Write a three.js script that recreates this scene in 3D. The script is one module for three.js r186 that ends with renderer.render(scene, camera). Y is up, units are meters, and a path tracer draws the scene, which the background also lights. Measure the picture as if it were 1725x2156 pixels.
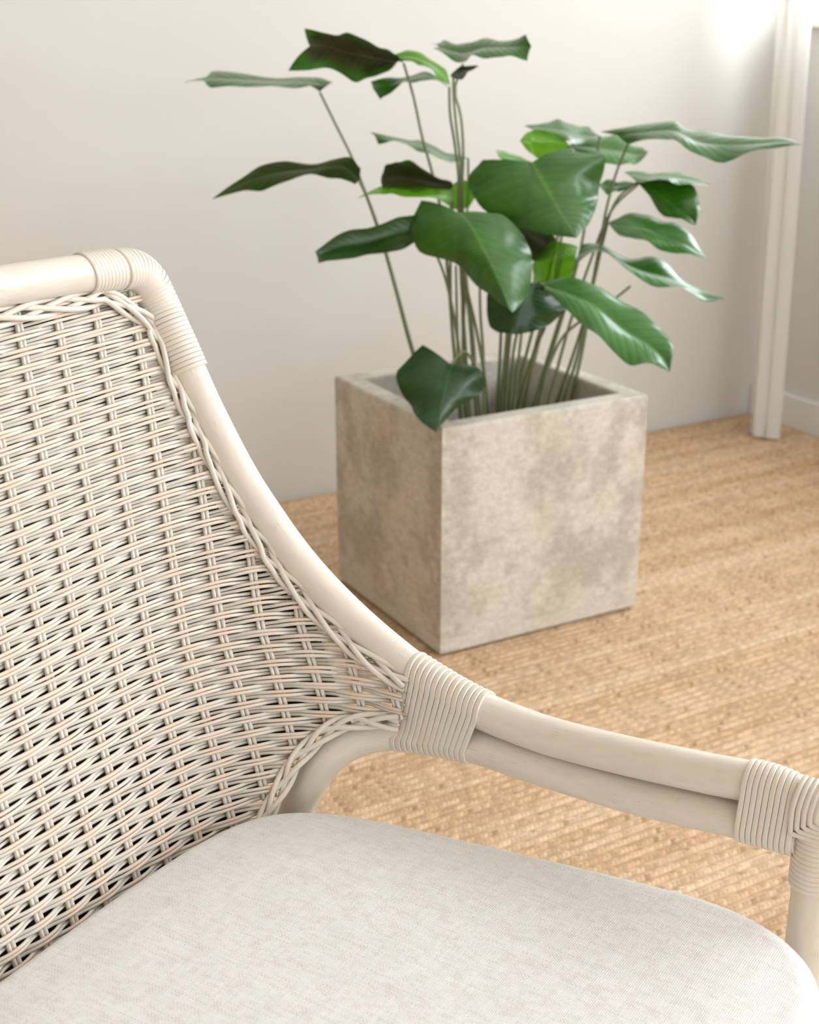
import * as THREE from 'three';
import { mergeGeometries } from 'three/addons/utils/BufferGeometryUtils.js';
import { RoundedBoxGeometry } from 'three/addons/geometries/RoundedBoxGeometry.js';
import { RectAreaLightUniformsLib } from 'three/addons/lights/RectAreaLightUniformsLib.js';
import { ImprovedNoise } from 'three/addons/math/ImprovedNoise.js';

// ---------------------------------------------------------------- camera, sky, window light, exposure
const scene = new THREE.Scene();
const camera = new THREE.PerspectiveCamera(40.59, 1725 / 2156, 0.05, 60);
camera.position.set(0, 1.15, 0);
camera.rotation.set(THREE.MathUtils.degToRad(-20.3), 0, 0);
camera.focus = 1.17;
camera.userData.fStop = 8.5;
scene.background = new THREE.Color(0.82, 0.9, 1.0);
scene.backgroundIntensity = 2.0;
const renderer = new THREE.WebGLRenderer({ antialias: true });
renderer.toneMapping = THREE.LinearToneMapping;
renderer.toneMappingExposure = 0.735;
renderer.shadowMap.enabled = true;
RectAreaLightUniformsLib.init();

// the room: x runs along the back wall (0 at the corner), z runs along the window wall towards the viewer
const ROOM = THREE.MathUtils.degToRad(30.3), CORNER = [1.012, -3.95];
const roomPoint = (x, y, z) => new THREE.Vector3(CORNER[0] + x * Math.cos(ROOM) + z * Math.sin(ROOM), y, CORNER[1] - x * Math.sin(ROOM) + z * Math.cos(ROOM));
const SILL = 1.1, HEAD = 2.32, WINDOWS = [[0.08, 0.72], [1.5, 3.0], [3.3, 4.8]];
for (const [a, b] of WINDOWS) {           // daylight entering at each window
  const l = new THREE.RectAreaLight(new THREE.Color(0.88, 0.938, 1.0), 12.2, b - a - 0.06, HEAD - SILL - 0.06);
  l.position.copy(roomPoint(0.112, (SILL + HEAD) / 2, (a + b) / 2));
  l.lookAt(roomPoint(-2, (SILL + HEAD) / 2, (a + b) / 2));
  scene.add(l);
}
{                                          // daylight of the glazed doors behind the viewer
  const l = new THREE.RectAreaLight(new THREE.Color(0.88, 0.938, 1.0), 2.3, 2.6, 2.0);
  l.position.copy(roomPoint(-2.2, 1.12, 5.185));
  l.lookAt(roomPoint(-2.2, 1.12, 3));
  scene.add(l);
}

// ---------------------------------------------------------------- helpers
let seed = 7;
const rnd = () => { seed = (seed + 0x6d2b79f5) | 0; let t = Math.imul(seed ^ (seed >>> 15), 1 | seed); t = (t + Math.imul(t ^ (t >>> 7), 61 | t)) ^ t; return ((t ^ (t >>> 14)) >>> 0) / 4294967296; };
const noise = new ImprovedNoise();
const lerp = (a, b, t) => a + (b - a) * t, clamp = (x, a = 0, b = 1) => Math.min(b, Math.max(a, x));
const smooth = (a, b, x) => { const t = clamp((x - a) / (b - a)); return t * t * (3 - 2 * t); };
const V = (x, y, z) => new THREE.Vector3(x, y, z);
const used = {};
const numbered = (n) => { used[n] = (used[n] ?? -1) + 1; return used[n] ? `${n}_${String(used[n]).padStart(3, '0')}` : n; };
function tag(o, label, category, group, kind) {
  o.userData.label = label;
  if (category) o.userData.category = category;
  if (group) o.userData.group = group;
  if (kind) o.userData.kind = kind;
  return o;
}
function thing(name, pos, turn, label, category) {
  const g = new THREE.Group(); g.name = numbered(name); g.position.copy(pos); g.rotation.y = turn;
  scene.add(g); return tag(g, label, category);
}
function mesh(name, geo, mat, parent) {
  const m = new THREE.Mesh(geo, mat); m.name = numbered(name); m.castShadow = m.receiveShadow = true; parent.add(m); return m;
}
function sub(name, parent) { const g = new THREE.Group(); g.name = numbered(name); parent.add(g); return g; }
function structure(name, geo, mat, label) {
  const m = mesh(name, geo, mat, scene); m.userData.kind = 'structure'; m.userData.label = label;
  m.position.copy(roomPoint(0, 0, 0)); m.rotation.y = ROOM; return m;
}
const boxAt = (x0, x1, y0, y1, z0, z1) => new THREE.BoxGeometry(x1 - x0, y1 - y0, z1 - z0).translate((x0 + x1) / 2, (y0 + y1) / 2, (z0 + z1) / 2);
const roundBoxAt = (x0, x1, y0, y1, z0, z1, r = 0.004) => new RoundedBoxGeometry(x1 - x0, y1 - y0, z1 - z0, 2, r).translate((x0 + x1) / 2, (y0 + y1) / 2, (z0 + z1) / 2);

function spline(points, n, closed = false, tension = 0.5) {
  return new THREE.CatmullRomCurve3(points, closed, 'centripetal', tension).getSpacedPoints(n);
}
// a tube along points; radius number or function(t); section 'flat' squashes it along `flatDir`
function tube(pts, radius, radial = 8, { closed = false, caps = true, color = null, squash = null, spin = 0, power = 1 } = {}) {
  const n = pts.length, T = [], N = [], B = [];
  for (let i = 0; i < n; i++) {
    const a = closed ? pts[(i - 1 + n) % n] : pts[Math.max(0, i - 1)], b = closed ? pts[(i + 1) % n] : pts[Math.min(n - 1, i + 1)];
    T.push(b.clone().sub(a).normalize());
  }
  let ref = Math.abs(T[0].y) < 0.9 ? V(0, 1, 0) : V(1, 0, 0);
  for (let i = 0; i < n; i++) {
    const v = ref.clone().addScaledVector(T[i], -ref.dot(T[i])).normalize();
    N.push(v); B.push(T[i].clone().cross(v)); ref = v;
  }
  if (squash) for (let i = 0; i < n; i++) { const s = squash(i); const v = s.clone().addScaledVector(T[i], -s.dot(T[i])).normalize(); N[i] = v; B[i] = T[i].clone().cross(v); }
  const rows = closed ? n + 1 : n, pos = [], nor = [], uv = [], col = [], idx = [];
  let len = 0; const p = V();
  for (let r = 0; r < rows; r++) {
    const i = r % n; if (r) len += pts[i].distanceTo(pts[(r - 1) % n]);
    const t = r / (rows - 1), R = typeof radius === 'function' ? radius(t) : radius;
    const ra = Array.isArray(R) ? R[0] : R, rb = Array.isArray(R) ? R[1] : R;
    const c = color ? color(t, i) : null;
    for (let k = 0; k <= radial; k++) {
      const a = k / radial * Math.PI * 2 + spin; let ca = Math.cos(a), sa = Math.sin(a); const nc = Math.sign(ca) * Math.pow(Math.abs(ca), 2 - power), ns = Math.sign(sa) * Math.pow(Math.abs(sa), 2 - power); if (power !== 1) { ca = Math.sign(ca) * Math.pow(Math.abs(ca), power); sa = Math.sign(sa) * Math.pow(Math.abs(sa), power); }
      p.copy(pts[i]).addScaledVector(N[i], ca * ra).addScaledVector(B[i], sa * rb); pos.push(p.x, p.y, p.z);
      p.set(0, 0, 0).addScaledVector(N[i], nc / ra).addScaledVector(B[i], ns / rb).normalize(); nor.push(p.x, p.y, p.z);
      uv.push(len, k / radial);
      if (c) col.push(c[0], c[1], c[2]);
    }
  }
  const w = radial + 1;
  for (let r = 0; r < rows - 1; r++) for (let k = 0; k < radial; k++) { const a = r * w + k, b = a + w; idx.push(a, a + 1, b, b, a + 1, b + 1); }
  if (caps && !closed) for (const e of [0, rows - 1]) {
    const c0 = pos.length / 3, s = e ? 1 : -1; p.copy(pts[e]); pos.push(p.x, p.y, p.z); const t = T[e]; nor.push(t.x * s, t.y * s, t.z * s); uv.push(e ? len : 0, 0.5);
    if (color) { const c = color(e ? 1 : 0, e); col.push(c[0], c[1], c[2]); }
    for (let k = 0; k < radial; k++) { const a = e * w + k; if (e) idx.push(c0, a, a + 1); else idx.push(c0, a + 1, a); }
  }
  const g = new THREE.BufferGeometry();
  g.setAttribute('position', new THREE.Float32BufferAttribute(pos, 3));
  g.setAttribute('normal', new THREE.Float32BufferAttribute(nor, 3));
  g.setAttribute('uv', new THREE.Float32BufferAttribute(uv, 2));
  if (color) g.setAttribute('color', new THREE.Float32BufferAttribute(col, 3));
  g.setIndex(idx); return g;
}
function gridGeometry(nu, nv, f, uvf) {     // f(u, v) -> Vector3
  const pos = [], uv = [], idx = [];
  for (let j = 0; j <= nv; j++) for (let i = 0; i <= nu; i++) { const q = f(i / nu, j / nv); pos.push(q.x, q.y, q.z); const t = uvf ? uvf(i / nu, j / nv, q) : [i / nu, j / nv]; uv.push(t[0], t[1]); }
  for (let j = 0; j < nv; j++) for (let i = 0; i < nu; i++) { const a = j * (nu + 1) + i, b = a + nu + 1; idx.push(a, a + 1, b, b, a + 1, b + 1); }
  const g = new THREE.BufferGeometry();
  g.setAttribute('position', new THREE.Float32BufferAttribute(pos, 3)); g.setAttribute('uv', new THREE.Float32BufferAttribute(uv, 2));
  g.setIndex(idx); g.computeVertexNormals(); return g;
}
// textures --------------------------------------------------------
function texture(w, h, fn, srgb, repeat) {  // fn(x, y) -> [r, g, b] 0..255
  const d = new Uint8Array(w * h * 4);
  for (let y = 0; y < h; y++) for (let x = 0; x < w; x++) { const c = fn(x, y), o = (y * w + x) * 4; d[o] = clamp(c[0], 0, 255); d[o + 1] = clamp(c[1], 0, 255); d[o + 2] = clamp(c[2], 0, 255); d[o + 3] = 255; }
  const t = new THREE.DataTexture(d, w, h); t.wrapS = t.wrapT = THREE.RepeatWrapping; t.magFilter = t.minFilter = THREE.LinearFilter;
  if (srgb) t.colorSpace = THREE.SRGBColorSpace; if (repeat) t.repeat.set(repeat[0], repeat[1]); t.needsUpdate = true; return t;
}
function tileNoise(size, cells, s) {        // tileable value noise, 0..1
  const g = new Float32Array(cells * cells); let q = s * 7919 + 13;
  for (let i = 0; i < g.length; i++) { q = (q * 1664525 + 1013904223) >>> 0; g[i] = q / 4294967296; }
  return (x, y) => { const fx = ((x / size) % 1 + 1) % 1 * cells, fy = ((y / size) % 1 + 1) % 1 * cells; const i = Math.floor(fx), j = Math.floor(fy); let u = fx - i, v = fy - j; u = u * u * (3 - 2 * u); v = v * v * (3 - 2 * v);
    const at = (a, b) => g[(b % cells) * cells + a % cells]; return lerp(lerp(at(i, j), at(i + 1, j), u), lerp(at(i, j + 1), at(i + 1, j + 1), u), v); };
}
const lin = (r, g, b) => { const c = new THREE.Color().setRGB(r / 255, g / 255, b / 255, THREE.SRGBColorSpace); return [c.r, c.g, c.b]; };
const mixc = (a, b, t) => [lerp(a[0], b[0], t), lerp(a[1], b[1], t), lerp(a[2], b[2], t)];
const std = (o) => new THREE.MeshStandardMaterial(o), phys = (o) => new THREE.MeshPhysicalMaterial(o);
// ---------------------------------------------------------------- the room shell
const plasterBump = (() => { const a = tileNoise(512, 64, 1), b = tileNoise(512, 17, 2); return texture(512, 512, (x, y) => { const v = 110 + 60 * a(x, y) + 60 * b(x, y); return [v, v, v]; }, false, [1, 1]); })();
const wallMat = std({ color: '#e1dfd9', roughness: 0.85, bumpMap: plasterBump, bumpScale: 0.0004 });
const farWallMat = std({ color: '#c4ae8c', roughness: 0.85, bumpMap: plasterBump, bumpScale: 0.0004 });
const ceilMat = std({ color: '#f5f3ef', roughness: 0.9 });
const trimMat = std({ color: '#f1f0ed', roughness: 0.45 });
const W = 5.4, D = 5.2, HT = 2.62;
structure('wall_back', boxAt(-W - 0.15, 0.18, -0.1, HT, -0.15, 0), wallMat, 'smooth off-white plaster wall behind the planter');
structure('wall_left', boxAt(-W - 0.15, -W, -0.1, HT, 0, D + 0.15), farWallMat, 'plain taupe wall on the left, out of the picture');
{
  const g = [boxAt(0, 0.2, -0.1, SILL, 0, D + 0.15), boxAt(0, 0.2, HEAD, HT, 0, D + 0.15)];
  const edges = [0, ...WINDOWS.flat(), D + 0.15];
  for (let i = 0; i < edges.length; i += 2) g.push(boxAt(0, 0.2, SILL, HEAD, edges[i], edges[i + 1]));
  structure('wall_right', mergeGeometries(g), wallMat, 'off-white window wall to the right of the curtain');
}
{
  const g = [boxAt(-W, -3.5, -0.1, HT, D, D + 0.15), boxAt(-0.9, 0, -0.1, HT, D, D + 0.15), boxAt(-3.5, -0.9, 2.14, HT, D, D + 0.15), boxAt(-3.5, -0.9, -0.1, 0.1, D, D + 0.15)];
  structure('wall_front', mergeGeometries(g), farWallMat, 'taupe wall behind the viewer with glazed doors');
}
structure('ceiling', boxAt(-W - 0.15, 0.18, HT, HT + 0.12, -0.15, D + 0.15), ceilMat, 'flat white ceiling above the room');
structure('floor', boxAt(-W, 0, -0.1, 0, 0, D), std({ color: '#b79a78', roughness: 0.8 }), 'floor slab under the jute rug');
structure('baseboard_right', roundBoxAt(-0.014, 0.002, 0, 0.095, 0.002, D, 0.003), trimMat, 'low white skirting along the window wall');
const paneMat = phys({ color: '#ffffff', roughness: 0.02, transmission: 1, thickness: 0, ior: 1.5 });
WINDOWS.forEach(([a, b], i) => {
  const g = new THREE.Group(); g.name = `window_${i + 1}`; g.position.copy(roomPoint(0, 0, 0)); g.rotation.y = ROOM; scene.add(g);
  g.userData.kind = 'structure'; g.userData.label = i ? 'white framed window further along the window wall' : 'white framed window beside the curtain';
  const m = (a + b) / 2, t = 0.045, bar = i ? [roundBoxAt(0.1, 0.16, SILL, HEAD, m - t / 2, m + t / 2)] : [];
  mesh('window_frame', mergeGeometries([roundBoxAt(0.1, 0.16, SILL, SILL + t, a, b), roundBoxAt(0.1, 0.16, HEAD - t, HEAD, a, b), roundBoxAt(0.1, 0.16, SILL, HEAD, a, a + t), roundBoxAt(0.1, 0.16, SILL, HEAD, b - t, b), ...bar]), trimMat, g);
  mesh('window_pane', boxAt(0.128, 0.132, SILL + 0.02, HEAD - 0.02, a + 0.02, b - 0.02), paneMat, g);
  mesh('window_sill', roundBoxAt(-0.03, 0.16, SILL - 0.018, SILL + 0.002, a - 0.02, b + 0.03), trimMat, g);
});
{
  const g = new THREE.Group(); g.name = 'door_1'; g.position.copy(roomPoint(0, 0, 0)); g.rotation.y = ROOM; scene.add(g);
  g.userData.kind = 'structure'; g.userData.label = 'glazed double door behind the viewer';
  mesh('door_frame', mergeGeometries([boxAt(-3.5, -3.42, 0.1, 2.14, D + 0.03, D + 0.1), boxAt(-0.98, -0.9, 0.1, 2.14, D + 0.03, D + 0.1), boxAt(-2.24, -2.16, 0.1, 2.14, D + 0.03, D + 0.1), boxAt(-3.5, -0.9, 2.06, 2.14, D + 0.03, D + 0.1)]), trimMat, g);
  mesh('door_pane', boxAt(-3.46, -0.94, 0.1, 2.1, D + 0.058, D + 0.062), paneMat, g);
}
// ---------------------------------------------------------------- jute rug: one raised braid after another
{
  const rug = thing('jute_rug', roomPoint(0, 0, 0), ROOM, 'tan woven jute rug of narrow braided rows covering the floor', 'rug');
  const bump = texture(512, 64, (x, y) => { const c = Math.abs(y - 32) / 32, s = (x / 512 * 32 + c * 0.75) % 1, v = 70 + 150 * Math.pow(Math.sin(Math.PI * s), 0.7) * (1 - 0.45 * c) - (Math.abs(y - 32) < 3 ? 40 : 0); return [v, v, v]; }, false, [4, 1]);
  const tones = [[194, 159, 122], [199, 165, 128], [203, 170, 134], [206, 174, 139], [209, 178, 144], [212, 183, 151]];
  const mats = tones.map((t, k) => {
    const a = tileNoise(512, 46, 20 + k), b = tileNoise(512, 11, 40 + k), c2 = tileNoise(512, 120, 60 + k);
    const map = texture(512, 64, (x, y) => { const c = Math.abs(y - 32) / 32, s = (x / 512 * 128 + c * 0.75), q = Math.floor(s), h = ((Math.sin(q * 91.7 + k * 13.1 + (y > 32 ? 5 : 0)) * 43758.5) % 1 + 1) % 1; const n = (a(x, y * 2) - 0.5) * 10 + (b(x, y) - 0.5) * 12 + (c2(x, y * 3) - 0.5) * 30 + (h - 0.5) * 34 - (h < 0.02 ? 22 : 0); return [t[0] + n, t[1] + n * 0.95, t[2] + n * 0.9]; }, true, [4 / 4, 1]);
    return std({ map, bumpMap: bump, bumpScale: 0.0016, roughness: 0.95 });
  });
  mesh('backing', boxAt(-W + 0.02, -0.01, 0.0005, 0.006, 0.012, D - 0.02), std({ color: '#c6a684', roughness: 0.95 }), rug);
  const pitch = 0.0165, len = W - 0.06, N = 10, shape = [];
  for (let k = 0; k <= N; k++) { const a = Math.PI * (1 - k / N); shape.push([Math.cos(a) * pitch * 0.49, 0.005 + Math.sin(a) * 0.0036]); }
  const variants = [0, 1, 2].map((o) => {
    const pos = [], uv = [], idx = [], SEG = 40;
    for (let s = 0; s <= SEG; s++) for (let k = 0; k <= N; k++) { const x = -W + 0.03 + len * s / SEG, wob = noise.noise(x * 2.2, o * 9.1, 0.3) * 0.0016; pos.push(x, shape[k][1] + noise.noise(x * 5, o * 3.7, 1.9) * 0.0008, shape[k][0] + wob); uv.push(x + o * 0.37, k / N); }
    for (let s = 0; s < SEG; s++) for (let k = 0; k < N; k++) { const a = s * (N + 1) + k, b = a + N + 1; idx.push(a, a + 1, b, b, a + 1, b + 1); }
    const g = new THREE.BufferGeometry(); g.setAttribute('position', new THREE.Float32BufferAttribute(pos, 3)); g.setAttribute('uv', new THREE.Float32BufferAttribute(uv, 2)); g.setIndex(idx); g.computeVertexNormals(); return g;
  });
  for (let i = 0; i < 186; i++) { const m = mesh('braided_row', variants[Math.floor(rnd() * 3)], mats[Math.floor(clamp(0.5 + 0.65 * noise.noise(i * 0.31, 2.7, 0.1) + 0.5 * (rnd() - 0.5)) * 5.99)], rug); m.position.z = 0.024 + i * pitch; }
}
// ---------------------------------------------------------------- curtain
{
  const c = thing('curtain', roomPoint(-0.16, 0.016, 0.215), ROOM, 'narrow white sheer curtain hanging gathered in the room corner', 'curtain');
  const mat = phys({ color: '#fbfaf7', roughness: 0.9, transmission: 0.5, thickness: 0 });
  const g = gridGeometry(90, 40, (u, v) => {
    const y = v * 2.36, fold = 2 * Math.PI * 3.25 * u + 0.5 * Math.sin(y * 1.3), w = 0.052 + 0.006 * Math.sin(y * 2);
    return V(0.022 * Math.sin(fold) * (1 - 0.15 * v) + 0.01 * Math.sin(u * 9 + y), y, (u - 0.5) * 2 * w * (0.9 + 0.1 * v) + 0.008 * Math.cos(fold * 2) - 0.024 * y);
  });
  mesh('fabric', g, mat, c);
  mesh('bottom_hem', gridGeometry(90, 2, (u, v) => { const y = v * 0.035, fold = 2 * Math.PI * 3.25 * u + 0.5 * Math.sin(y * 1.3), w = 0.052; return V(0.022 * Math.sin(fold) + 0.01 * Math.sin(u * 9 + y) - 0.0012, y, (u - 0.5) * 2 * w * 0.9 + 0.008 * Math.cos(fold * 2) - 0.024 * y); }), mat, c);
}
// ---------------------------------------------------------------- concrete planter, soil and plant
const PLANTER = V(0.1515, 0, -2.6), TURN = THREE.MathUtils.degToRad(29.4);
{
  const p = thing('planter', V(PLANTER.x, 0.0128, PLANTER.z), TURN, 'square weathered concrete planter box with a pale rim on the jute rug', 'planter');
  const a = tileNoise(512, 5, 3), b = tileNoise(512, 13, 4), c = tileNoise(512, 41, 5), d = tileNoise(512, 140, 6), e = tileNoise(512, 7, 8);
  const map = texture(512, 512, (x, y) => {
    const m = 0.5 * a(x, y) + 0.3 * b(x, y * 0.7) + 0.2 * c(x, y), dark = 0.6 * smooth(0.4, 0.72, m), warm = e(x, y);
    const base = mixc([214, 207, 195], [170, 160, 147], dark), n = (d(x, y) - 0.5) * 16 + (c(x, y * 2) - 0.5) * 12;
    const t = mixc(base, [214, 199, 168], 0.3 * smooth(0.5, 0.9, warm)); return [t[0] + n, t[1] + n, t[2] + n];
  }, true, [2.05, 2.05]);
  const bump = texture(512, 512, (x, y) => { const v = 90 + 70 * c(x, y) + 60 * d(x, y) + 35 * b(x, y); return [v, v, v]; }, false, [2.05, 2.05]);
  const mat = std({ map, bumpMap: bump, bumpScale: 0.0012, roughness: 0.85 });
  const w = 0.453 / 2, dd = 0.419 / 2, t = 0.035, H = 0.438, bv = 0.006;
  const s = new THREE.Shape([[-w + bv, -dd + bv], [w - bv, -dd + bv], [w - bv, dd - bv], [-w + bv, dd - bv]].map((q) => new THREE.Vector2(...q)));
  s.holes.push(new THREE.Path([[-w + t, -dd + t], [-w + t, dd - t], [w - t, dd - t], [w - t, -dd + t]].map((q) => new THREE.Vector2(...q))));
  const g = new THREE.ExtrudeGeometry(s, { depth: H - 2 * bv, bevelEnabled: true, bevelThickness: bv, bevelSize: bv, bevelSegments: 3, steps: 1 });
  g.rotateX(-Math.PI / 2); g.translate(0, bv, 0);
  mesh('box_wall', g, mat, p);
  {
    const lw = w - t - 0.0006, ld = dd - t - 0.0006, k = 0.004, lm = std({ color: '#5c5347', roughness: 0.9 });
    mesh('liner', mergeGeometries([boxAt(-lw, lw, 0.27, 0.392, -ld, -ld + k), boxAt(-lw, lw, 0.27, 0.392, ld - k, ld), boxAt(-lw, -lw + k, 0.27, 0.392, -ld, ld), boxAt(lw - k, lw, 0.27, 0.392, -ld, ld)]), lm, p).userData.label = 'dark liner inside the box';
  }
  mesh('base_plate', boxAt(-w + 0.02, w - 0.02, 0.002, 0.05, -dd + 0.02, dd - 0.02), mat, p);
}
{
  const soilMap = texture(256, 256, (() => { const a = tileNoise(256, 60, 9), b = tileNoise(256, 14, 10); return (x, y) => { const v = a(x, y), q = b(x, y); return [58 + 60 * v * q, 46 + 50 * v * q, 36 + 44 * v * q]; }; })(), true, [5, 5]);
  const g = new THREE.BoxGeometry(0.372, 0.04, 0.338, 60, 1, 60); const p = g.attributes.position;
  for (let i = 0; i < p.count; i++) if (p.getY(i) > 0) p.setY(i, 0.02 + 0.008 * noise.noise(p.getX(i) * 40, p.getZ(i) * 40, 0) + 0.004 * noise.noise(p.getX(i) * 130, p.getZ(i) * 130, 3));
  g.computeVertexNormals();
  const m = mesh('soil', g, std({ map: soilMap, roughness: 1 }), scene); m.position.set(PLANTER.x, 0.305, PLANTER.z); m.rotation.y = TURN;
  tag(m, 'dark potting soil inside the concrete planter', 'soil', null, 'stuff');
}
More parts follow.
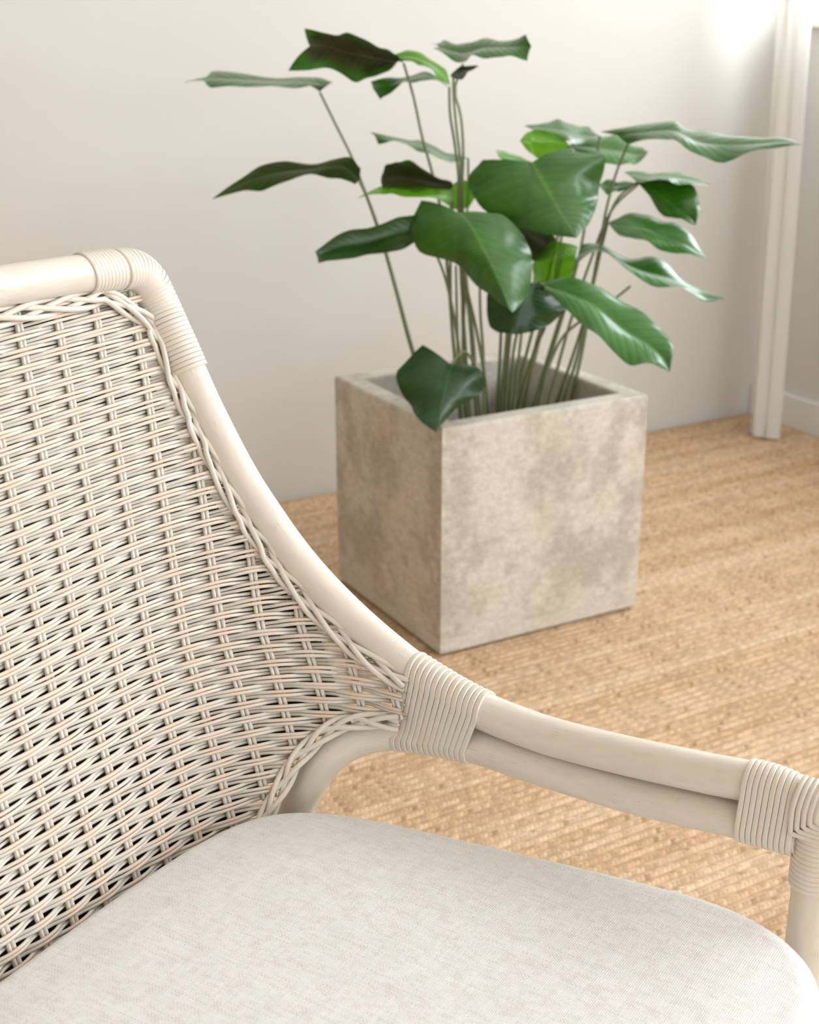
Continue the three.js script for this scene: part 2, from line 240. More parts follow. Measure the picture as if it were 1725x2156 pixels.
const LEAVES = [
['mid', [-287,1013,-26,-313,995,0,-297,1006,26, -331,1015,-46,-341,1009,8,-330,1011,62, -406,1016,-53,-408,1013,16,-408,1004,85, -497,1026,-39,-487,1017,24,-490,1011,87, -523,1018,-6,-520,1017,32,-516,1016,70, -552,1013,40,-552,1013,40,-552,1013,40]],
['maroon', [-174,1057,38,-162,1046,20,-172,1047,2, -202,1076,95,-212,1055,52,-205,1022,10, -250,1094,134,-260,1065,85,-250,1018,36, -289,1098,150,-299,1077,118,-293,1037,85, -327,1105,153,-319,1077,150,-357,1038,147]],
['lime', [-179,1059,13,-174,1056,20,-172,1049,31, -152,1067,28,-149,1057,45,-145,1048,71, -114,1053,50,-118,1047,70,-121,1041,100, -89,1036,82,-94,1031,95,-101,1024,114, -81,1012,120,-81,1012,120,-81,1012,120]],
['mid', [-114,1076,-69,-98,1069,-40,-109,1067,-18, -84,1075,-78,-56,1060,-10,-63,1049,41, -41,1079,-59,-19,1069,20,-36,1056,79, 15,1082,-2,21,1072,50,10,1059,89, 50,1094,75,59,1075,80,52,1051,84]],
['dark', [-29,1041,40,-29,1041,40,-29,1041,40, -50,1041,21,-49,1036,40,-49,1030,59, -69,1035,24,-66,1028,40,-63,1018,56, -80,1024,40,-80,1024,40,-80,1024,40]],
['mid', [-79,1003,0,-79,1003,0,-79,1003,0, -115,1027,-16,-115,1022,10,-116,1017,44, -152,1021,-10,-154,1018,20,-155,1014,60, -192,1019,11,-183,1010,30,-179,1001,56, -220,1015,38,-216,1002,40,-204,984,43]],
['olive', [-237,875,115,-240,850,100,-249,840,82, -256,894,151,-268,877,120,-279,853,81, -306,890,180,-318,875,140,-326,857,90, -371,892,196,-383,870,160,-396,841,115, -427,874,201,-437,856,180,-440,838,153, -489,831,200,-489,831,200,-489,831,200]],
['mid', [-40,868,-100,-40,868,-100,-40,868,-100, -76,875,-133,-82,872,-90,-87,867,-47, -122,893,-129,-127,892,-80,-129,889,-31, -167,904,-102,-171,903,-70,-176,903,-38, -225,919,-63,-216,912,-60,-210,898,-57]],
['maroon', [-76,842,58,-72,833,40,-76,823,25, -116,864,98,-111,841,55,-115,822,21, -162,887,119,-162,853,70,-162,825,30, -188,880,117,-192,853,85,-190,830,59, -200,862,103,-202,849,100,-199,837,97]],
['lime', [-76,830,53,-72,814,60,-81,802,71, -113,833,59,-111,827,74,-116,822,97, -162,835,68,-162,829,88,-162,824,118, -199,837,84,-199,833,102,-194,831,129, -212,837,105,-216,834,116,-212,831,132, -244,823,130,-244,823,130,-244,823,130]],
['lime', [-57,838,-20,-57,838,-20,-57,838,-20, -76,825,-13,-57,824,-13,-38,833,-13, -82,803,-7,-57,805,-7,-29,812,-7, -76,787,0,-59,785,0,-41,790,0]],
['mid', [-21,877,65,65,879,80,128,903,58, -46,856,77,79,855,108,194,882,62, -33,809,96,96,826,136,188,839,76, 10,786,128,111,801,164,181,808,110, 71,768,171,123,784,192,164,790,160, 134,769,220,134,769,220,134,769,220]],
['mid', [-131,825,162,-67,805,180,-5,801,162, -149,787,168,-46,785,203,32,782,168, -134,736,179,-28,754,227,56,751,179, -75,727,201,-12,726,250,60,717,201, -38,689,233,4,694,273,56,685,233, -5,674,274,14,671,297,37,665,274, 20,661,320,20,661,320,20,661,320]],
['maroon', [19,780,60,19,780,60,19,780,60, 50,785,60,45,761,60,42,737,43, 81,759,60,76,735,60,65,706,40, 111,748,60,100,722,60,83,698,47, 115,737,60,110,718,60,106,707,59]],
['lime', [107,738,69,130,737,80,153,732,87, 78,707,71,110,712,100,146,715,119, 72,677,96,106,692,120,141,693,136, 74,662,138,103,671,140,135,675,141]],
['deep', [46,679,173,67,685,180,89,681,169, -8,673,168,58,664,185,109,663,159, -14,643,170,45,640,190,126,636,160, -11,610,182,39,616,195,100,610,176, 4,600,199,36,596,200,66,601,198]],
['sheen', [84,688,182,84,683,200,85,676,218, 127,695,201,123,676,237,112,661,272, 176,688,226,165,662,273,145,633,321, 226,660,261,206,632,310,180,612,359, 267,634,306,245,613,347,210,590,387, 283,617,361,265,598,383,244,593,406, 270,585,420,270,585,420,270,585,420]],
['sheen', [173,721,2,162,705,20,154,688,38, 209,722,8,198,719,43,183,721,79, 262,699,19,248,690,67,227,705,114, 313,699,41,302,680,90,281,674,139, 362,663,73,348,663,113,336,666,154, 389,653,114,381,649,137,372,648,159, 412,652,160,412,652,160,412,652,160]],
['sheen', [220,758,-20,220,758,-20,220,758,-20, 249,770,-38,243,757,8,233,745,39, 296,771,-24,282,756,36,266,745,76, 334,766,10,317,744,64,298,727,100, 362,746,60,347,736,92,338,725,113, 381,715,120,381,715,120,381,715,120]],
['sheen', [254,845,-80,254,845,-80,254,845,-80, 292,841,-111,288,838,-60,277,835,-17, 340,839,-99,329,839,-40,321,839,9, 374,842,-59,370,837,-20,362,832,12, 404,829,0,404,829,0,404,829,0]],
['mid', [196,925,-2,224,921,20,241,907,38, 250,934,10,258,927,47,257,918,78, 320,950,24,307,934,75,293,920,118, 341,933,44,324,930,103,309,921,152, 369,930,71,352,918,130,339,907,179, 407,931,105,392,917,158,378,890,201, 450,929,146,438,921,185,427,912,217, 481,930,192,474,927,213,470,922,230, 500,926,240,500,926,240,500,926,240]],
['lime', [151,890,-60,151,890,-60,151,890,-60, 129,913,-50,122,901,-50,116,883,-50, 100,924,-40,97,902,-40,92,873,-40, 68,923,-30,70,905,-30,69,887,-30, 51,907,-20,51,907,-20,51,907,-20]],
['mid', [217,903,-160,217,903,-160,217,903,-160, 194,916,-193,180,905,-150,171,894,-107, 151,929,-189,143,914,-140,142,899,-91, 112,929,-162,105,920,-130,106,909,-98, 66,926,-120,66,926,-120,66,926,-120]],
['sheen', [159,884,-180,159,884,-180,159,884,-180, 213,900,-216,201,881,-165,191,863,-114, 268,897,-209,250,876,-150,233,861,-91, 296,884,-174,285,871,-135,275,855,-96, 305,877,-120,305,877,-120,305,877,-120]],
['lime', [83,863,-60,83,863,-60,83,863,-60, 56,875,-56,54,869,-47,54,865,-37, 28,886,-41,25,879,-33,20,873,-25, 7,891,-20,7,891,-20,7,891,-20]],
['sheen', [288,820,-100,288,820,-100,288,820,-100, 260,823,-122,250,817,-93,241,810,-65, 228,826,-111,221,817,-87,221,807,-62, 207,820,-80,207,820,-80,207,820,-80]],
['mid', [274,830,-40,274,830,-40,274,830,-40, 328,835,-43,304,816,-20,293,810,-20, 372,829,-30,331,797,0,311,781,0, 384,803,-7,355,781,20,329,774,20, 381,785,24,367,772,40,350,772,40, 368,765,60,368,765,60,368,765,60]],
['deep', [-130,582,229,-79,551,240,-48,550,229, -171,546,241,-85,535,264,-26,538,241, -172,516,258,-92,516,288,-27,507,258, -149,492,285,-98,493,312,-65,488,285, -139,477,320,-103,475,336,-92,472,320, -106,465,360,-106,465,360,-106,465,360]],
['deep', [-133,800,160,-129,776,160,-133,754,153, -170,797,180,-172,771,180,-170,739,163, -219,784,200,-223,758,200,-228,731,180, -270,776,220,-274,753,220,-277,729,207, -312,749,240,-309,741,240,-307,729,239]],
];
const STEMS = [
  [-313,994,0, -287,942,5, -257,882,10, -239,836,15, -206,746,20, -176,641,25, -148,536,30, -127,470,35, -113,424,40, -81,320,51],
  [-240,848,100, -231,828,90, -205,751,80, -177,650,70, -150,543,60, -127,469,50, -81,320,30],
  [-162,1045,20, -145,990,14, -128,915,9, -113,864,3, -92,778,-3, -77,644,-9, -67,532,-14, -56,441,-20, -41,320,-28],
  [-81,1005,40, -79,959,30, -70,908,20, -61,840,10, -60,752,0, -50,607,-10, -38,436,-20, -30,320,-27],
  [-54,1041,-40, -69,995,-37, -58,954,-34, -52,888,-31, -53,818,-29, -46,676,-26, -30,549,-23, -21,436,-20, -12,320,-17],
  [-74,1024,40, -73,991,34, -67,934,29, -59,875,23, -53,780,17, -48,647,11, -49,537,6, -45,442,0, -40,320,-8],
  [-40,868,-100, -40,793,-85, -48,668,-70, -47,541,-55, -37,431,-40, -27,320,-25],
  [-72,825,40, -75,740,35, -74,615,30, -65,504,25, -58,438,20, -45,320,11],
  [65,879,80, 57,804,60, 48,688,40, 40,559,20, 35,442,0, 30,320,-21],
  [-67,805,180, -57,707,145, -28,579,110, -11,490,75, -4,434,40, 10,320,-31],
  [19,780,60, 18,688,40, 22,559,20, 21,442,0, 20,320,-21],
  [130,737,80, 119,654,47, 91,539,13, 78,427,-20, 66,320,-52],
  [67,685,180, 60,637,133, 44,556,87, 41,443,40, 38,320,-11],
  [86,680,180, 96,601,127, 81,535,73, 61,428,20, 41,320,-33],
  [266,643,0, 243,622,-4, 204,594,-8, 147,547,-12, 122,494,-16, 106,427,-20, 80,320,-26],
  [244,905,20, 228,857,10, 215,795,0, 205,715,-10, 191,605,-20, 174,495,-30, 155,416,-40, 132,320,-52],
  [220,758,-20, 211,703,-30, 194,601,-40, 167,490,-50, 148,420,-60, 121,320,-74],
  [277,828,-60, 241,796,-60, 218,725,-60, 204,634,-60, 187,497,-60, 172,415,-60, 155,320,-60],
  [159,698,20, 154,647,10, 132,554,0, 113,477,-10, 106,427,-20, 91,320,-41],
  [151,890,-60, 143,796,-60, 120,670,-60, 88,540,-60, 67,445,-60, 39,320,-60],
  [217,903,-160, 202,803,-145, 179,658,-130, 140,528,-115, 113,434,-100, 80,320,-82],
  [157,886,-160, 152,776,-140, 136,641,-120, 110,531,-100, 88,439,-80, 60,320,-54],
  [-130,775,160, -95,706,140, -72,617,120, -57,523,100, -46,445,80, -28,320,48],
  [-79,552,240, -57,567,207, -34,533,173, -23,453,140, -5,320,85],
  [83,863,-60, 62,745,-47, 42,602,-33, 31,455,-20, 21,320,-8],
  [284,823,-80, 235,777,-70, 193,670,-60, 156,543,-50, 131,440,-40, 102,320,-28],
  [-57,838,-20, -54,714,-13, -36,571,-7, -25,442,0, -15,320,7],
  [-22,688,40, -19,601,47, -13,530,53, -10,444,60, -6,320,70],
  [-67,696,80, -64,608,80, -60,518,80, -54,445,80, -44,320,80],
  [61,645,0, 62,556,7, 57,502,13, 52,433,20, 44,320,31],
];
{
  const plant = thing('potted_plant', V(PLANTER.x, 0.315, PLANTER.z), 0, 'tall leafy green plant with broad wavy leaves on long thin stems in the concrete planter', 'plant');
  const TONE = { mid: [44, 98, 14], dark: [22, 52, 12], maroon: [46, 52, 20], lime: [96, 160, 14], olive: [38, 74, 16], deep: [14, 66, 4], sheen: [52, 112, 24] };
  const n1 = tileNoise(256, 9, 70), n2 = tileNoise(256, 40, 71);
  const vein = (x, y) => { const u = Math.abs(x / 256 - 0.5) * 2, v = y / 512, q = (v * 13 - u * 2.6 + 40) % 1; const lat = Math.exp(-Math.pow((q - 0.5) / 0.1, 2)) * (1 - 0.5 * u), midr = Math.exp(-Math.pow(u / 0.035, 2)); return [lat, midr]; };
  const bump = texture(256, 512, (x, y) => { const [l, m] = vein(x, y); const u = Math.abs(x / 256 - 0.5) * 2, q = (y / 512 * 13 - u * 2.6 + 40) % 1; const v = 150 + 60 * Math.sin(Math.PI * 2 * (q - 0.25)) * 0.6 * Math.min(1, u * 6) - 50 * l - 70 * m; return [v, v, v]; }, false);
  const mats = {};
  for (const k in TONE) {
    const c = TONE[k];
    const map = texture(256, 512, (x, y) => { const [l, m] = vein(x, y), eu = Math.abs(x / 128 - 1), edge = k === 'maroon' ? smooth(0.5, 0.95, eu + 0.5 * smooth(0.8, 1, y / 512) + 0.25 * (n1(x, y / 2) - 0.5)) : 0, n = (n1(x, y / 2) - 0.5) * 18 + (n2(x, y / 2) - 0.5) * 8; const t = mixc(mixc(c, [44, 92, 14], edge), [c[0] * 1.3 + 24, c[1] * 1.2 + 14, c[2] * 1.2 + 12], clamp(0.25 * l + 0.75 * m)); return [t[0] + n, t[1] + n, t[2] + n * 0.6]; }, true);
    mats[k] = phys({ map, bumpMap: bump, bumpScale: 0.003, roughness: k === 'maroon' ? 0.6 : 0.42, transmission: k === 'lime' ? 0.55 : k === 'maroon' || k === 'dark' ? 0.1 : 0.25, thickness: 0, clearcoat: k === 'maroon' || k === 'olive' ? 0.08 : 0.9, clearcoatRoughness: 0.24, specularIntensity: 0.5, side: THREE.DoubleSide });
  }
  const cat = (P, t) => { const n = P.length - 1, x = clamp(t) * n, i = Math.min(n - 1, Math.floor(x)), f = x - i; const a = P[Math.max(0, i - 1)], b = P[i], c = P[i + 1], d = P[Math.min(n, i + 2)];
    return V(...[0, 1, 2].map((k) => 0.5 * (2 * b[k] + (c[k] - a[k]) * f + (2 * a[k] - 5 * b[k] + 4 * c[k] - d[k]) * f * f + (3 * b[k] - a[k] - 3 * c[k] + d[k]) * f * f * f))); };
  LEAVES.forEach(([kind, net], li) => {
    const L = [], M = [], R = [];
    for (let i = 0; i < net.length; i += 9) { const q = net.slice(i, i + 9).map((v, k) => v / 1000 - (k % 3 === 1 ? 0.315 : 0)); L.push(q.slice(0, 3)); M.push(q.slice(3, 6)); R.push(q.slice(6, 9)); }
    const ease = (t) => t;
    const g = gridGeometry(16, 30, (u, v0) => {
      const v = ease(v0), m = cat(M, v), l = cat(L, v), r = cat(R, v), s = (u - 0.5) * 2, e = s < 0 ? l : r, t = Math.abs(s);
      const along = cat(M, Math.min(1, v + 0.03)).sub(cat(M, Math.max(0, v - 0.03))), n = r.clone().sub(l).cross(along); if (n.lengthSq() < 1e-12) n.set(0, 1, 0); n.normalize(); if (n.y < 0) n.negate();
      const width = e.distanceTo(m), q = m.clone().lerp(e, t);
      q.addScaledVector(n, width * (0.16 * t * (1 - t) * 2) + width * t * t * (0.07 * Math.sin(v * 15 + li * 2 + s * 1.5) + 0.022 * Math.sin(v * 33 + li * 5 + s * 2.5)));
      return q;
    }, (u, v) => [u, v]);
    mesh('leaf', g, mats[kind], plant);
  });
  const stemMat = std({ color: '#6f7a52', roughness: 0.55 });
  STEMS.forEach((s) => {
    const P = []; for (let i = 0; i < s.length; i += 3) P.push(V(s[i] / 1000, s[i + 1] / 1000 - 0.315, s[i + 2] / 1000));
    mesh('stem', tube(spline(P, 36), (t) => 0.0022 + 0.0016 * t, 8), stemMat, plant);
  });
}
// ---------------------------------------------------------------- woven rattan armchair
{
  const chair = thing('wicker_armchair', V(-0.1193, 0.0115, -0.7526), THREE.MathUtils.degToRad(58), 'cream painted rattan armchair with a woven wicker back and cane wrapped joints', 'armchair');
  const YB = 0.0115, R = 0.0165;           // the rug lifts the legs; heights below are measured from the floor
  const body = new THREE.Group(); body.name = 'frame'; body.position.y = -YB; chair.add(body);
  const streak = (() => { const a = tileNoise(512, 90, 30), b = tileNoise(512, 7, 31); return (x, y) => { const s = a(y * 6, x * 0.35), m = b(x, y); return s > 0.93 && m > 0.6 ? 1 : 0; }; })();
  const g1 = tileNoise(512, 24, 32), g2 = tileNoise(512, 150, 33);
  const poleMap = texture(512, 512, (x, y) => { const k = streak(x, y), n = (g1(x, y) - 0.5) * 7 + (g2(x * 0.2, y * 3) - 0.5) * 5; return k ? [192 + n, 178 + n, 158 + n] : [222 + n, 213 + n, 198 + n]; }, true, [3, 1]);
  const poleBump = texture(512, 512, (x, y) => { const v = 170 - 90 * streak(x, y) + 24 * (g2(x * 0.2, y * 3) - 0.5); return [v, v, v]; }, false, [3, 1]);
  const poleMat = phys({ map: poleMap, bumpMap: poleBump, bumpScale: 0.0003, roughness: 0.42, clearcoat: 0.25, clearcoatRoughness: 0.35 });
  const caneMat = phys({ vertexColors: true, roughness: 0.45, clearcoat: 0.2, clearcoatRoughness: 0.4 });
  const CREAM = lin(223, 215, 202), PEACH = lin(231, 201, 176), DUST = lin(200, 189, 172);
  // --- the bent poles (right half; mirrored for the left)
  const RAIL = [[0, 0.937, -0.366], [0.1, 0.9365, -0.366], [0.189, 0.934, -0.366], [0.276, 0.930, -0.366], [0.32, 0.927, -0.366], [0.345, 0.9225, -0.366], [0.359, 0.911, -0.365], [0.3645, 0.894, -0.36]];
  const ARM = [[0.365, 0.873, -0.349], [0.365, 0.8416, -0.332], [0.365, 0.8166, -0.319], [0.365, 0.79, -0.304], [0.365, 0.738, -0.27], [0.365, 0.709, -0.246], [0.365, 0.673, -0.212], [0.365, 0.645, -0.178], [0.365, 0.62, -0.14], [0.365, 0.599, -0.101], [0.365, 0.5905, -0.082], [0.365, 0.572, -0.02], [0.365, 0.566, 0.031], [0.365, 0.565, 0.055], [0.365, 0.567, 0.11], [0.365, 0.5735, 0.193], [0.365, 0.577, 0.228]];
  const FRONT = [[0.365, 0.577, 0.25], [0.365, 0.572, 0.268], [0.365, 0.557, 0.28], [0.365, 0.53, 0.283], [0.365, 0.4, 0.284], [0.365, 0.2, 0.286], [0.365, 0.012, 0.29]];
  const LOWER = [[0.3, 0.014, -0.245], [0.3, 0.2, -0.228], [0.3, 0.33, -0.205], [0.301, 0.40, -0.188], [0.3025, 0.43, -0.1795], [0.305, 0.456, -0.171], [0.31, 0.4805, -0.16], [0.32, 0.504, -0.147], [0.337, 0.5205, -0.128], [0.356, 0.5275, -0.1], [0.364, 0.532, -0.06], [0.365, 0.535, -0.02], [0.365, 0.5335, 0.032], [0.365, 0.534, 0.128], [0.365, 0.542, 0.2254], [0.365, 0.544, 0.2695]];
  const vec = (P, s = 1) => P.map((q) => V(q[0] * s, q[1], q[2]));
  const upperR = [...RAIL, ...ARM, ...FRONT];
  const framePts = spline([...vec(upperR.slice(1), -1).reverse(), ...vec(upperR)], 420);
  mesh('bent_pole', tube(framePts, R, 22), poleMat, body);
  const lowerPts = [1, -1].map((s) => spline(vec(LOWER, s), 140));
  for (const P of lowerPts) mesh('lower_arm_pole', tube(P, R, 20), poleMat, body);
  const upperSide = spline(vec(upperR), 400), lowerSide = lowerPts[0];
  const near = (p, P) => { let m = 9; for (const q of P) { const d = q.distanceToSquared(p); if (d < m) m = d; } return Math.sqrt(m); };

  // --- the woven surface: stake i (0 in the middle), height y
  const surfCache = new Map();
  const profile = (y) => {
    const key = Math.round(y * 4000); if (surfCache.has(key)) return surfCache.get(key);
    const p = y < 0.62 ? 0.0355 : lerp(0.0355, 0.0415, (y - 0.62) / 0.265), grow = 0.055 * smooth(0.62, 0.9, y), k = THREE.MathUtils.degToRad(clamp(11.5 * (1 - (y - 0.6) / 0.27), 0, 12.5));
    const shift = 0.11 * (y - 0.56) - 0.001, pts = [[0, 0]]; let x = 0, z = 0;
    const ST = 0.1;
    for (let i = 0; i < 16 - 1e-6; i += ST) { const m = i + ST / 2, q = (m - 5.1) * 1.6, soft = q > 20 ? q / 1.6 : Math.log(1 + Math.exp(q)) / 1.6, a = Math.min(k * soft, 1.62); const s = p * (1 + grow * Math.max(0, m - 4)) * ST; x += Math.cos(a) * s + shift * (i < 2 ? ST / 2 : 0); z += Math.sin(a) * s; pts.push([x, z]); }
    const f = { pts, ST, zb: -0.257 - 0.36 * (y - 0.6) }; surfCache.set(key, f); return f;
  };
  const S = (i, y) => { const f = profile(y), a = Math.min(Math.abs(i), 15.99) / f.ST, n = Math.floor(a), t = a - n, A = f.pts[n], B = f.pts[n + 1]; return V((i < 0 ? -1 : 1) * lerp(A[0], B[0], t), y, f.zb + lerp(A[1], B[1], t)); };
  const nrm = (i, y) => { const a = S(i + 0.15, y).sub(S(i - 0.15, y)), b = S(i, y + 0.006).sub(S(i, y - 0.006)); return a.cross(b).normalize(); };   // towards the sitter
  const arc = [];                           // where the plaited border runs above the lower pole
  for (let n = 2; n < lowerSide.length - 2; n++) { const q = lowerSide[n]; if (q.y < 0.38 || q.z > -0.07) continue; const T = lowerSide[n + 1].clone().sub(lowerSide[n - 1]).setX(0).normalize(), f = lerp(0.004, 0.0215, smooth(0.43, 0.525, q.y)); arc.push([q.y + T.z * f, q.z - T.y * f]); }
  const zEdge = (y) => { for (let i = arc.length - 1; i > 0; i--) if ((arc[i - 1][0] - y) * (arc[i][0] - y) <= 0) return arc[i][1]; return y < 0.45 ? arc[0][1] : 9; };
  const ends = new Map();
  const iEnd = (y) => { const key = Math.round(y * 4000); if (ends.has(key)) return ends.get(key); let i = 4; for (; i < 15.5; i += 0.05) { const p = S(i, y); if (near(p, upperSide) < 0.0135 || near(p, lowerSide) < 0.0135 || p.x > 0.368 || p.z > -0.08 || p.z > zEdge(y)) break; } ends.set(key, i); return i; };

  const woven = sub('woven_back', chair); woven.position.y = -YB;
  const pitch = 0.0061, rS = 0.00162, amp = 0.0041;
  const y0 = 0.415, rowsN = 90;
  for (let j = 0; j < rowsN; j++) {
    const y = y0 + j * pitch; if (y > 0.916) break;
    const e = iEnd(y), parts = [], n = Math.round(e * 2 * 7);
    const warm = 0.5 + 0.5 * noise.noise(j * 0.23, 3.1, 0);
    for (let h = 0; h < 2; h++) {
      const pts = [], info = [], ph = rnd() * 50;
      for (let q = 0; q <= n; q++) {
        const i = lerp(-e, e, q / n), c = Math.cos(Math.PI * (i + j)), o = amp * Math.sign(c) * Math.pow(Math.abs(c), 0.75);
        const yy = y + (h - 0.5) * 2 * rS * 0.97 + 0.0007 * noise.noise(i * 0.8, ph, 1.7), p = S(i, yy);
        p.addScaledVector(nrm(i, y), o + (h ? 0.0001 : -0.0001)); pts.push(p); info.push([i, c]);
      }
      const tone = 0.92 + 0.08 * rnd();
      parts.push(tube(pts, (t) => rS * (1 + 0.06 * Math.sin(t * 60 + ph)), 7, { caps: false, color: (t, q) => {
        const [i, c] = info[q], w = smooth(0.35, 0.95, c) * smooth(0.1, 0.75, 0.5 + 0.6 * noise.noise(i * 1.7, ph + j, 0.4) + 0.35 * warm - 0.1), m = mixc(CREAM, PEACH, 0.7 * w), d = 0.25 * smooth(0.35, 0.8, noise.noise(i * 3.1, ph, 5.5));
        const r = mixc(m, DUST, d); return [r[0] * tone, r[1] * tone, r[2] * tone]; } }));
    }
    mesh('weaver', mergeGeometries(parts), caneMat, woven);
  }
  for (let i = -14; i <= 14; i++) {
    const ys = []; for (let y = 0.405; y < 0.93; y += 0.004) { const p = S(Math.abs(i), y); if (Math.abs(i) < iEnd(y) && near(p, upperSide) > 0.012) ys.push(y); else if (ys.length && y > 0.56) break; else ys.length = 0; }
    if (ys.length < 4) continue;
    const parts = [];
    for (const h of [-1, 1]) {
      const pts = ys.map((y) => { const p = S(i, y), t = S(i + 0.1, y).sub(S(i - 0.1, y)).normalize(); return p.addScaledVector(t, h * 0.0021); });
      parts.push(tube(pts, 0.002, 7, { color: (t) => { const k = 0.97 + 0.1 * noise.noise(t * 40, i * 3.3, h); return [CREAM[0] * k, CREAM[1] * k, CREAM[2] * k]; } }));
    }
    mesh('stake', mergeGeometries(parts), caneMat, woven);
  }
  {
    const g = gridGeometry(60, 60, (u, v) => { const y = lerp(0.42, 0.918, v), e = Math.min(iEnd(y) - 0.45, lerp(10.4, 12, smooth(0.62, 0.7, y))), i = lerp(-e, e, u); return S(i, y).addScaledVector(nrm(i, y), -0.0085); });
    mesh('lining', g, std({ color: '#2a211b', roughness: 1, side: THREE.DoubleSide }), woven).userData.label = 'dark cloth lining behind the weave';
  }
  mesh('outer_panel', gridGeometry(60, 60, (u, v) => { const y = lerp(0.4, 0.92, v), e = Math.min(iEnd(y) - 0.4, lerp(10.3, 12, smooth(0.62, 0.7, y))), i = lerp(-e, e, u); return S(i, y).addScaledVector(nrm(i, y), -0.0125); }), std({ color: '#dcd3c4', roughness: 0.8, side: THREE.DoubleSide }), woven);
  // --- plaited borders that hide the ends of the weavers
  const braid = (path, up, A = 0.0066, B = 0.0026, L = 0.19, ph0 = 0) => {
    const n = path.length, parts = []; let s = [0]; for (let i = 1; i < n; i++) s.push(s[i - 1] + path[i].distanceTo(path[i - 1]));
    for (let k = 0; k < 4; k++) {
      const pts = path.map((p, i) => { const T = path[Math.min(n - 1, i + 1)].clone().sub(path[Math.max(0, i - 1)]).normalize(), N = up[i].clone().addScaledVector(T, -up[i].dot(T)).normalize(), Bv = T.clone().cross(N); const a = s[i] / L * Math.PI * 2 + k * Math.PI / 2 + ph0; return p.clone().addScaledVector(Bv, A * Math.sin(a)).addScaledVector(N, B * Math.sin(2 * a + 0.4) + 0.0006 * Math.cos(a)); });
      parts.push(tube(pts, 0.00255, 9, { color: (t) => { const q = noise.noise(t * 30, k * 5.1, ph0); const c = mixc(CREAM, PEACH, 0.4 * smooth(0.15, 0.5, q)); return c; } }));
    }
    return mergeGeometries(parts);
  };
  {
    const half = [], hn = [];
    for (let x = 0; x <= 0.315; x += 0.015) { const y = 0.937 - 0.05 * x * x - R - 0.0085; half.push(V(x, y, S(3, y).z + 0.007)); hn.push(V(0, 0.25, 1)); }
    const tail = [];
    for (let y = 0.872; y > 0.606; y -= 0.008) { const e = iEnd(y), p = S(e, y), t = S(e, y).sub(S(e - 0.3, y)).normalize(), n = nrm(e - 0.3, y); tail.push([p.addScaledVector(t, -0.0085).addScaledVector(n, 0.0065), n]); }
    { const l = tail[tail.length - 1], o = upperSide.reduce((m, q) => (Math.abs(q.y - 0.606) < Math.abs(m.y - 0.606) && q.z < 0 ? q : m), upperSide[0]), d = l[0].clone().sub(o); let last = o; for (const q of upperSide) if (q.z > o.z + 0.006 && q.z < -0.05 && q.y < 0.62 && q.distanceTo(last) > 0.006) { last = q; tail.push([q.clone().add(d).add(V(-0.002, 0.001, 0)), l[1]]); } }
    const ctrl = [...half, ...tail.map((q) => q[0])], ctrlN = [...hn, ...tail.map((q) => q[1])];
    const all = [...ctrl.slice(1).map((p) => V(-p.x, p.y, p.z)).reverse(), ...ctrl], allN = [...ctrlN.slice(1).map((p) => V(-p.x, p.y, p.z)).reverse(), ...ctrlN];
    const path = spline(all, 700), cp = all, ns = path.map((p) => { let b = 0, m = 9; for (let i = 0; i < cp.length; i++) { const d = cp[i].distanceToSquared(p); if (d < m) { m = d; b = i; } } const c = V(); for (let k = -3; k <= 3; k++) c.add(allN[clamp(b + k, 0, allN.length - 1)]); return c.normalize(); });
    mesh('plaited_border', braid(path, ns), caneMat, woven);
    for (const s of [1, -1]) {
      const pts = [], up = [];
      for (let n = 0; n < arc.length; n += 2) {
        const [oy, oz] = arc[n]; let i = 4; for (; i < 15; i += 0.05) if (S(i, oy).z >= oz) break;
        const p = S(i, oy), m = nrm(i - 0.2, oy); p.addScaledVector(m, 0.0065); pts.push(V(p.x * s, p.y, p.z)); up.push(V(m.x * s, m.y, m.z));
      }
      mesh('plaited_border', braid(spline(pts, 160), spline(up, 160), 0.006, 0.0024, 0.13, 1.1), caneMat, woven);
    }
  }
  // --- cane wraps at the joints
  const bandColor = (k) => (t) => { const q = noise.noise(k * 1.3, t * 9, 7.7), c = mixc(CREAM, PEACH, 0.35 * smooth(0.1, 0.5, q)); return c; };
  const ring = (c, T, r, k, half = 0.00215, thick = 0.0012) => {
    const a = Math.abs(T.y) < 0.9 ? V(0, 1, 0) : V(0, 0, 1), U = a.addScaledVector(T, -a.dot(T)).normalize(), Wv = T.clone().cross(U), pts = [];
    const n = 40; for (let i = 0; i < n; i++) { const t = i / n * Math.PI * 2; pts.push(c.clone().addScaledVector(U, Math.cos(t) * r).addScaledVector(Wv, Math.sin(t) * r)); }
    return tube(pts, [half, thick], 12, { closed: true, color: bandColor(k), squash: () => T, power: 0.62 });
  };
  for (const s of [1, -1]) {
    const w1 = sub('corner_wrap', chair); w1.position.y = -YB;
    let acc = 0, k = 0;
    for (let i = 1; i < upperSide.length - 1; i++) {
      const p = upperSide[i], d = p.distanceTo(upperSide[i - 1]); if (p.x < 0.278) continue; if (p.y < 0.832) break;
      acc += d; if (acc < 0.0042) continue; acc = 0;
      const T = upperSide[i + 1].clone().sub(upperSide[i - 1]).normalize(); T.add(V(0, 0.22, 0.12).multiplyScalar(smooth(0.89, 0.925, p.y))).normalize();
      mesh('cane_band', ring(V(p.x * s, p.y, p.z), V(T.x * s, T.y, T.z), R + 0.0008, k++, 0.0022, 0.0016), caneMat, w1);
    }
  }
  const atZ = (P, z) => { for (let i = 1; i < P.length; i++) { const a = P[i - 1], b = P[i]; if (a.y > 0.45 && a.y < 0.8 && a.z <= z && b.z > z) return a.clone().lerp(b, (z - a.z) / (b.z - a.z)); } return null; };
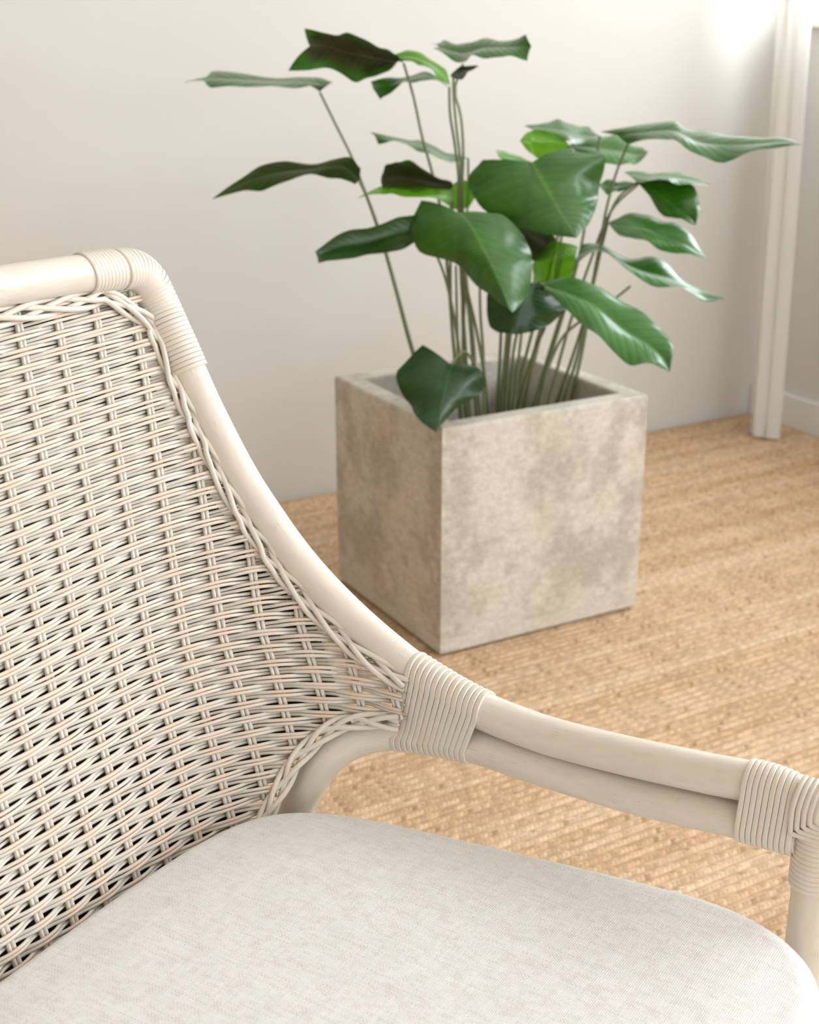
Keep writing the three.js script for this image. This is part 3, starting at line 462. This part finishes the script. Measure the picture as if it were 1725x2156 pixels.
  const armBand = (s, z, lean, k, half) => {           // a flat band round both arm poles
    const r = R + 0.0009, pts = [], u = atZ(upperSide, z + lean), l = atZ(lowerSide, z - lean);
    const put = (c, a) => pts.push(V(s * (c.x + Math.sin(a) * r), c.y + Math.cos(a) * r, c.z));
    for (let i = 0; i <= 16; i++) put(u, -Math.PI / 2 + Math.PI * i / 16);
    for (let i = 1; i < 6; i++) pts.push(V(s * (u.x + r), lerp(u.y, l.y, i / 6), lerp(u.z, l.z, i / 6)));
    for (let i = 0; i <= 16; i++) put(l, Math.PI / 2 + Math.PI * i / 16);
    for (let i = 1; i < 6; i++) pts.push(V(s * (u.x - r), lerp(l.y, u.y, i / 6), lerp(l.z, u.z, i / 6)));
    return tube(pts, [half, 0.0013], 16, { closed: true, color: bandColor(k), squash: () => V(0, 0.1, 1), power: 0.45 });
  };
  for (const s of [1, -1]) {
    const w2 = sub('arm_wrap', chair); w2.position.y = -YB;
    for (let k = 0; k < 14; k++) mesh('cane_band', armBand(s, -0.0855 + k * 0.0053, 0.006, k + 60, 0.0025), caneMat, w2);
    const w3 = sub('front_joint_wrap', chair); w3.position.y = -YB;
    for (let k = 0; k < 10; k++) mesh('cane_band', armBand(s, 0.226 + k * 0.0045, 0.001, k + 90, 0.0021), caneMat, w3);
    for (let k = 0; k < 11; k++) mesh('cane_band', ring(V(0.365 * s, 0.506 + k * 0.0044, 0.2835), V(0, 1, 0), R + 0.0012, k + 110, 0.0023, 0.0013), caneMat, w3);
    for (let k = 0; k < 6; k++) {                     // bands that turn from the arm onto the leg
      const r = R + 0.003, z = 0.2665 + k * 0.0046, yc = 0.5545 + k * 0.0038, pts = [];
      for (let a = 0; a <= 10; a++) { const t = Math.PI / 2 + Math.PI / 2 * a / 10; pts.push(V(s * (0.365 + Math.cos(t) * r), 0.5755 + Math.sin(t) * r, z + 0.003 * (1 - a / 10))); }
      if (yc < 0.572) pts.push(V(s * (0.365 - r), (0.5755 + yc) / 2, z)); pts.push(V(s * (0.365 - r), yc + 0.0012, z + 0.0002)); const bend = pts.length - 0.5; pts.push(V(s * (0.365 - r), yc, z + 0.0022));
      for (let a = 1; a <= 8; a++) { const t = Math.PI + Math.PI * 0.8 * a / 8; pts.push(V(s * (0.365 + Math.cos(t) * r), yc - 0.001, Math.max(z + 0.004 + a * 0.0005, 0.2835 - Math.sin(t) * r))); }
      mesh('cane_band', tube(pts, [0.0022, 0.0014], 8, { color: bandColor(k + 130), squash: (i) => { const q = smooth(bend - 1.5, bend + 1.5, i); return V(0, q, 1 - q); } }), caneMat, w3);
    }
  }
  // --- seat: rail, deck, front skirt
  const seat = sub('seat_frame', chair); seat.position.y = -YB;
  const railPts = spline([V(0.3, 0.415, -0.21), V(0.335, 0.415, -0.1), V(0.348, 0.415, 0.1), V(0.35, 0.415, 0.265), V(0.33, 0.415, 0.29), V(0, 0.415, 0.3), V(-0.33, 0.415, 0.29), V(-0.35, 0.415, 0.265), V(-0.348, 0.415, 0.1), V(-0.335, 0.415, -0.1), V(-0.3, 0.415, -0.21), V(-0.2, 0.415, -0.305), V(0, 0.415, -0.32), V(0.2, 0.415, -0.305)], 200, true);
  mesh('seat_rail', tube(railPts.slice(0, 200), 0.0125, 14, { closed: true }), poleMat, seat);
  mesh('seat_deck', roundBoxAt(-0.3, 0.3, 0.408, 0.42, -0.21, 0.285, 0.004), std({ color: '#4a3d31', roughness: 0.9 }), seat).userData.label = 'dark seat deck under the cushion';
  for (let k = 0; k < 58; k++) { const x = -0.345 + k * 0.69 / 57, a = V(x, 0.41, 0.301 - 0.09 * x * x), b = V(x, 0.2, 0.3 - 0.09 * x * x); mesh('skirt_stake', tube([a, V(x, 0.32, a.z), b], 0.0046, 8, { color: bandColor(k + 200) }), caneMat, seat); }
  mesh('front_stretcher', tube(spline([V(-0.36, 0.195, 0.288), V(0, 0.195, 0.3), V(0.36, 0.195, 0.288)], 30), 0.011, 12), poleMat, seat);
  for (const s of [1, -1]) mesh('side_stretcher', tube(spline([V(0.365 * s, 0.195, 0.286), V(0.365 * s, 0.195, -0.25)], 12), 0.011, 12), poleMat, seat);
}
// ---------------------------------------------------------------- seat cushion
{
  const cushion = thing('seat_cushion', V(-0.1193, 0.431, -0.7526), THREE.MathUtils.degToRad(58), 'plump oatmeal linen seat cushion on the wicker armchair', 'cushion');
  const half = [[0, -0.195], [0.1, -0.193], [0.18, -0.187], [0.228, -0.175], [0.256, -0.157], [0.276, -0.128], [0.29, -0.09], [0.3, -0.04], [0.312, 0.03], [0.325, 0.11], [0.334, 0.17], [0.338, 0.213], [0.335, 0.25], [0.322, 0.284], [0.297, 0.311], [0.25, 0.328], [0.15, 0.338], [0, 0.342]];
  const outline = spline([...half.map((q) => V(q[0], 0, q[1])), ...half.slice(1, -1).reverse().map((q) => V(-q[0], 0, q[1]))], 240, true).slice(0, 240);
  const C = V(0, 0, 0.075), RINGS = 46, prof = [];
  for (let k = 0; k <= RINGS; k++) {        // [share of the outline, height above the underside]
    const t = k / RINGS; if (t < 0.6) { const r = t / 0.6 * 0.93; prof.push([r, 0.0672 - 0.008 * r * r - 0.006 * smooth(0.75, 0.93, r) * 0.5]); }
    else { const a = (t - 0.6) / 0.4 * Math.PI; prof.push([0.93 + 0.07 * Math.sin(Math.min(a, Math.PI / 2) * 1) - (a > Math.PI / 2 ? 0.05 * (1 - Math.sin(a)) : 0), 0.0285 + 0.0285 * Math.cos(a)]); }
  }
  const pos = [], uv = [], idx = [], n = outline.length;
  for (let k = 0; k <= RINGS; k++) for (let i = 0; i <= n; i++) {
    const o = outline[i % n], r = prof[k][0], dx = o.x - C.x, dz = o.z - C.z; let s = 0; const len = Math.hypot(dx, dz);
    for (let q = 1; q <= k; q++) s += Math.hypot((prof[q][0] - prof[q - 1][0]) * len, prof[q][1] - prof[q - 1][1]);
    const soft = 0.0012 * noise.noise(o.x * r * 9, o.z * r * 9, 2.2) * (r < 0.95 ? 1 : 0.3);
    pos.push(C.x + dx * r, prof[k][1] + soft, C.z + dz * r); uv.push(dx / len * s, dz / len * s);
  }
  for (let k = 0; k < RINGS; k++) for (let i = 0; i < n; i++) { const a = k * (n + 1) + i, b = a + n + 1; idx.push(a, b, a + 1, b, b + 1, a + 1); }
  const g = new THREE.BufferGeometry(); g.setAttribute('position', new THREE.Float32BufferAttribute(pos, 3)); g.setAttribute('uv', new THREE.Float32BufferAttribute(uv, 2)); g.setIndex(idx); g.computeVertexNormals();
  // plain weave of thick slubby yarns, one yarn about 1.6 mm
  const SZ = 1024, YARN = 128, px = SZ / YARN, yarn = (s) => { const a = []; let q = s; for (let i = 0; i < YARN; i++) { q = (q * 1664525 + 1013904223) >>> 0; a.push(q / 4294967296); } return a; };
  const wa = yarn(11), we = yarn(77), sl = tileNoise(SZ, 128, 90), s2 = tileNoise(SZ, 20, 91), s3 = tileNoise(SZ, 60, 92);
  const weave = (x, y) => { const i = Math.floor(x / px), j = Math.floor(y / px), u = x / px - i - 0.5, v = y / px - j - 0.5, over = (i + j) % 2 === 0; const h = over ? Math.sqrt(Math.max(0, 1 - 3.4 * u * u)) * (1 - 1.2 * v * v) : Math.sqrt(Math.max(0, 1 - 3.4 * v * v)) * (1 - 1.2 * u * u); return [h, over, i, j]; };
  const map = texture(SZ, SZ, (x, y) => { const [h, over, i, j] = weave(x, y), fl = over ? sl(i * px + 3, y * 0.25) : sl(x * 0.25, j * px + 300), t = over ? wa[i] : we[j]; const brown = smooth(0.35, 0.95, fl) * (over ? 0.42 : 0.18), n = (t - 0.5) * 8 + (s2(x, y) - 0.5) * 5; const c = mixc([238, 236, 233], [206, 188, 170], brown), k = 0.88 + 0.12 * h; return [c[0] * k + n, c[1] * k + n, c[2] * k + n]; }, true, [1 / 0.205, 1 / 0.205]);
  const bump = texture(SZ, SZ, (x, y) => { const v = 40 + 190 * weave(x, y)[0] + 20 * (s3(x, y) - 0.5); return [v, v, v]; }, false, [1 / 0.205, 1 / 0.205]);
  const mat = phys({ map, bumpMap: bump, bumpScale: 0.0006, roughness: 0.95, sheen: 0.25, sheenRoughness: 0.6 });
  mesh('cushion_cover', g, mat, cushion);
}
renderer.render(scene, camera);
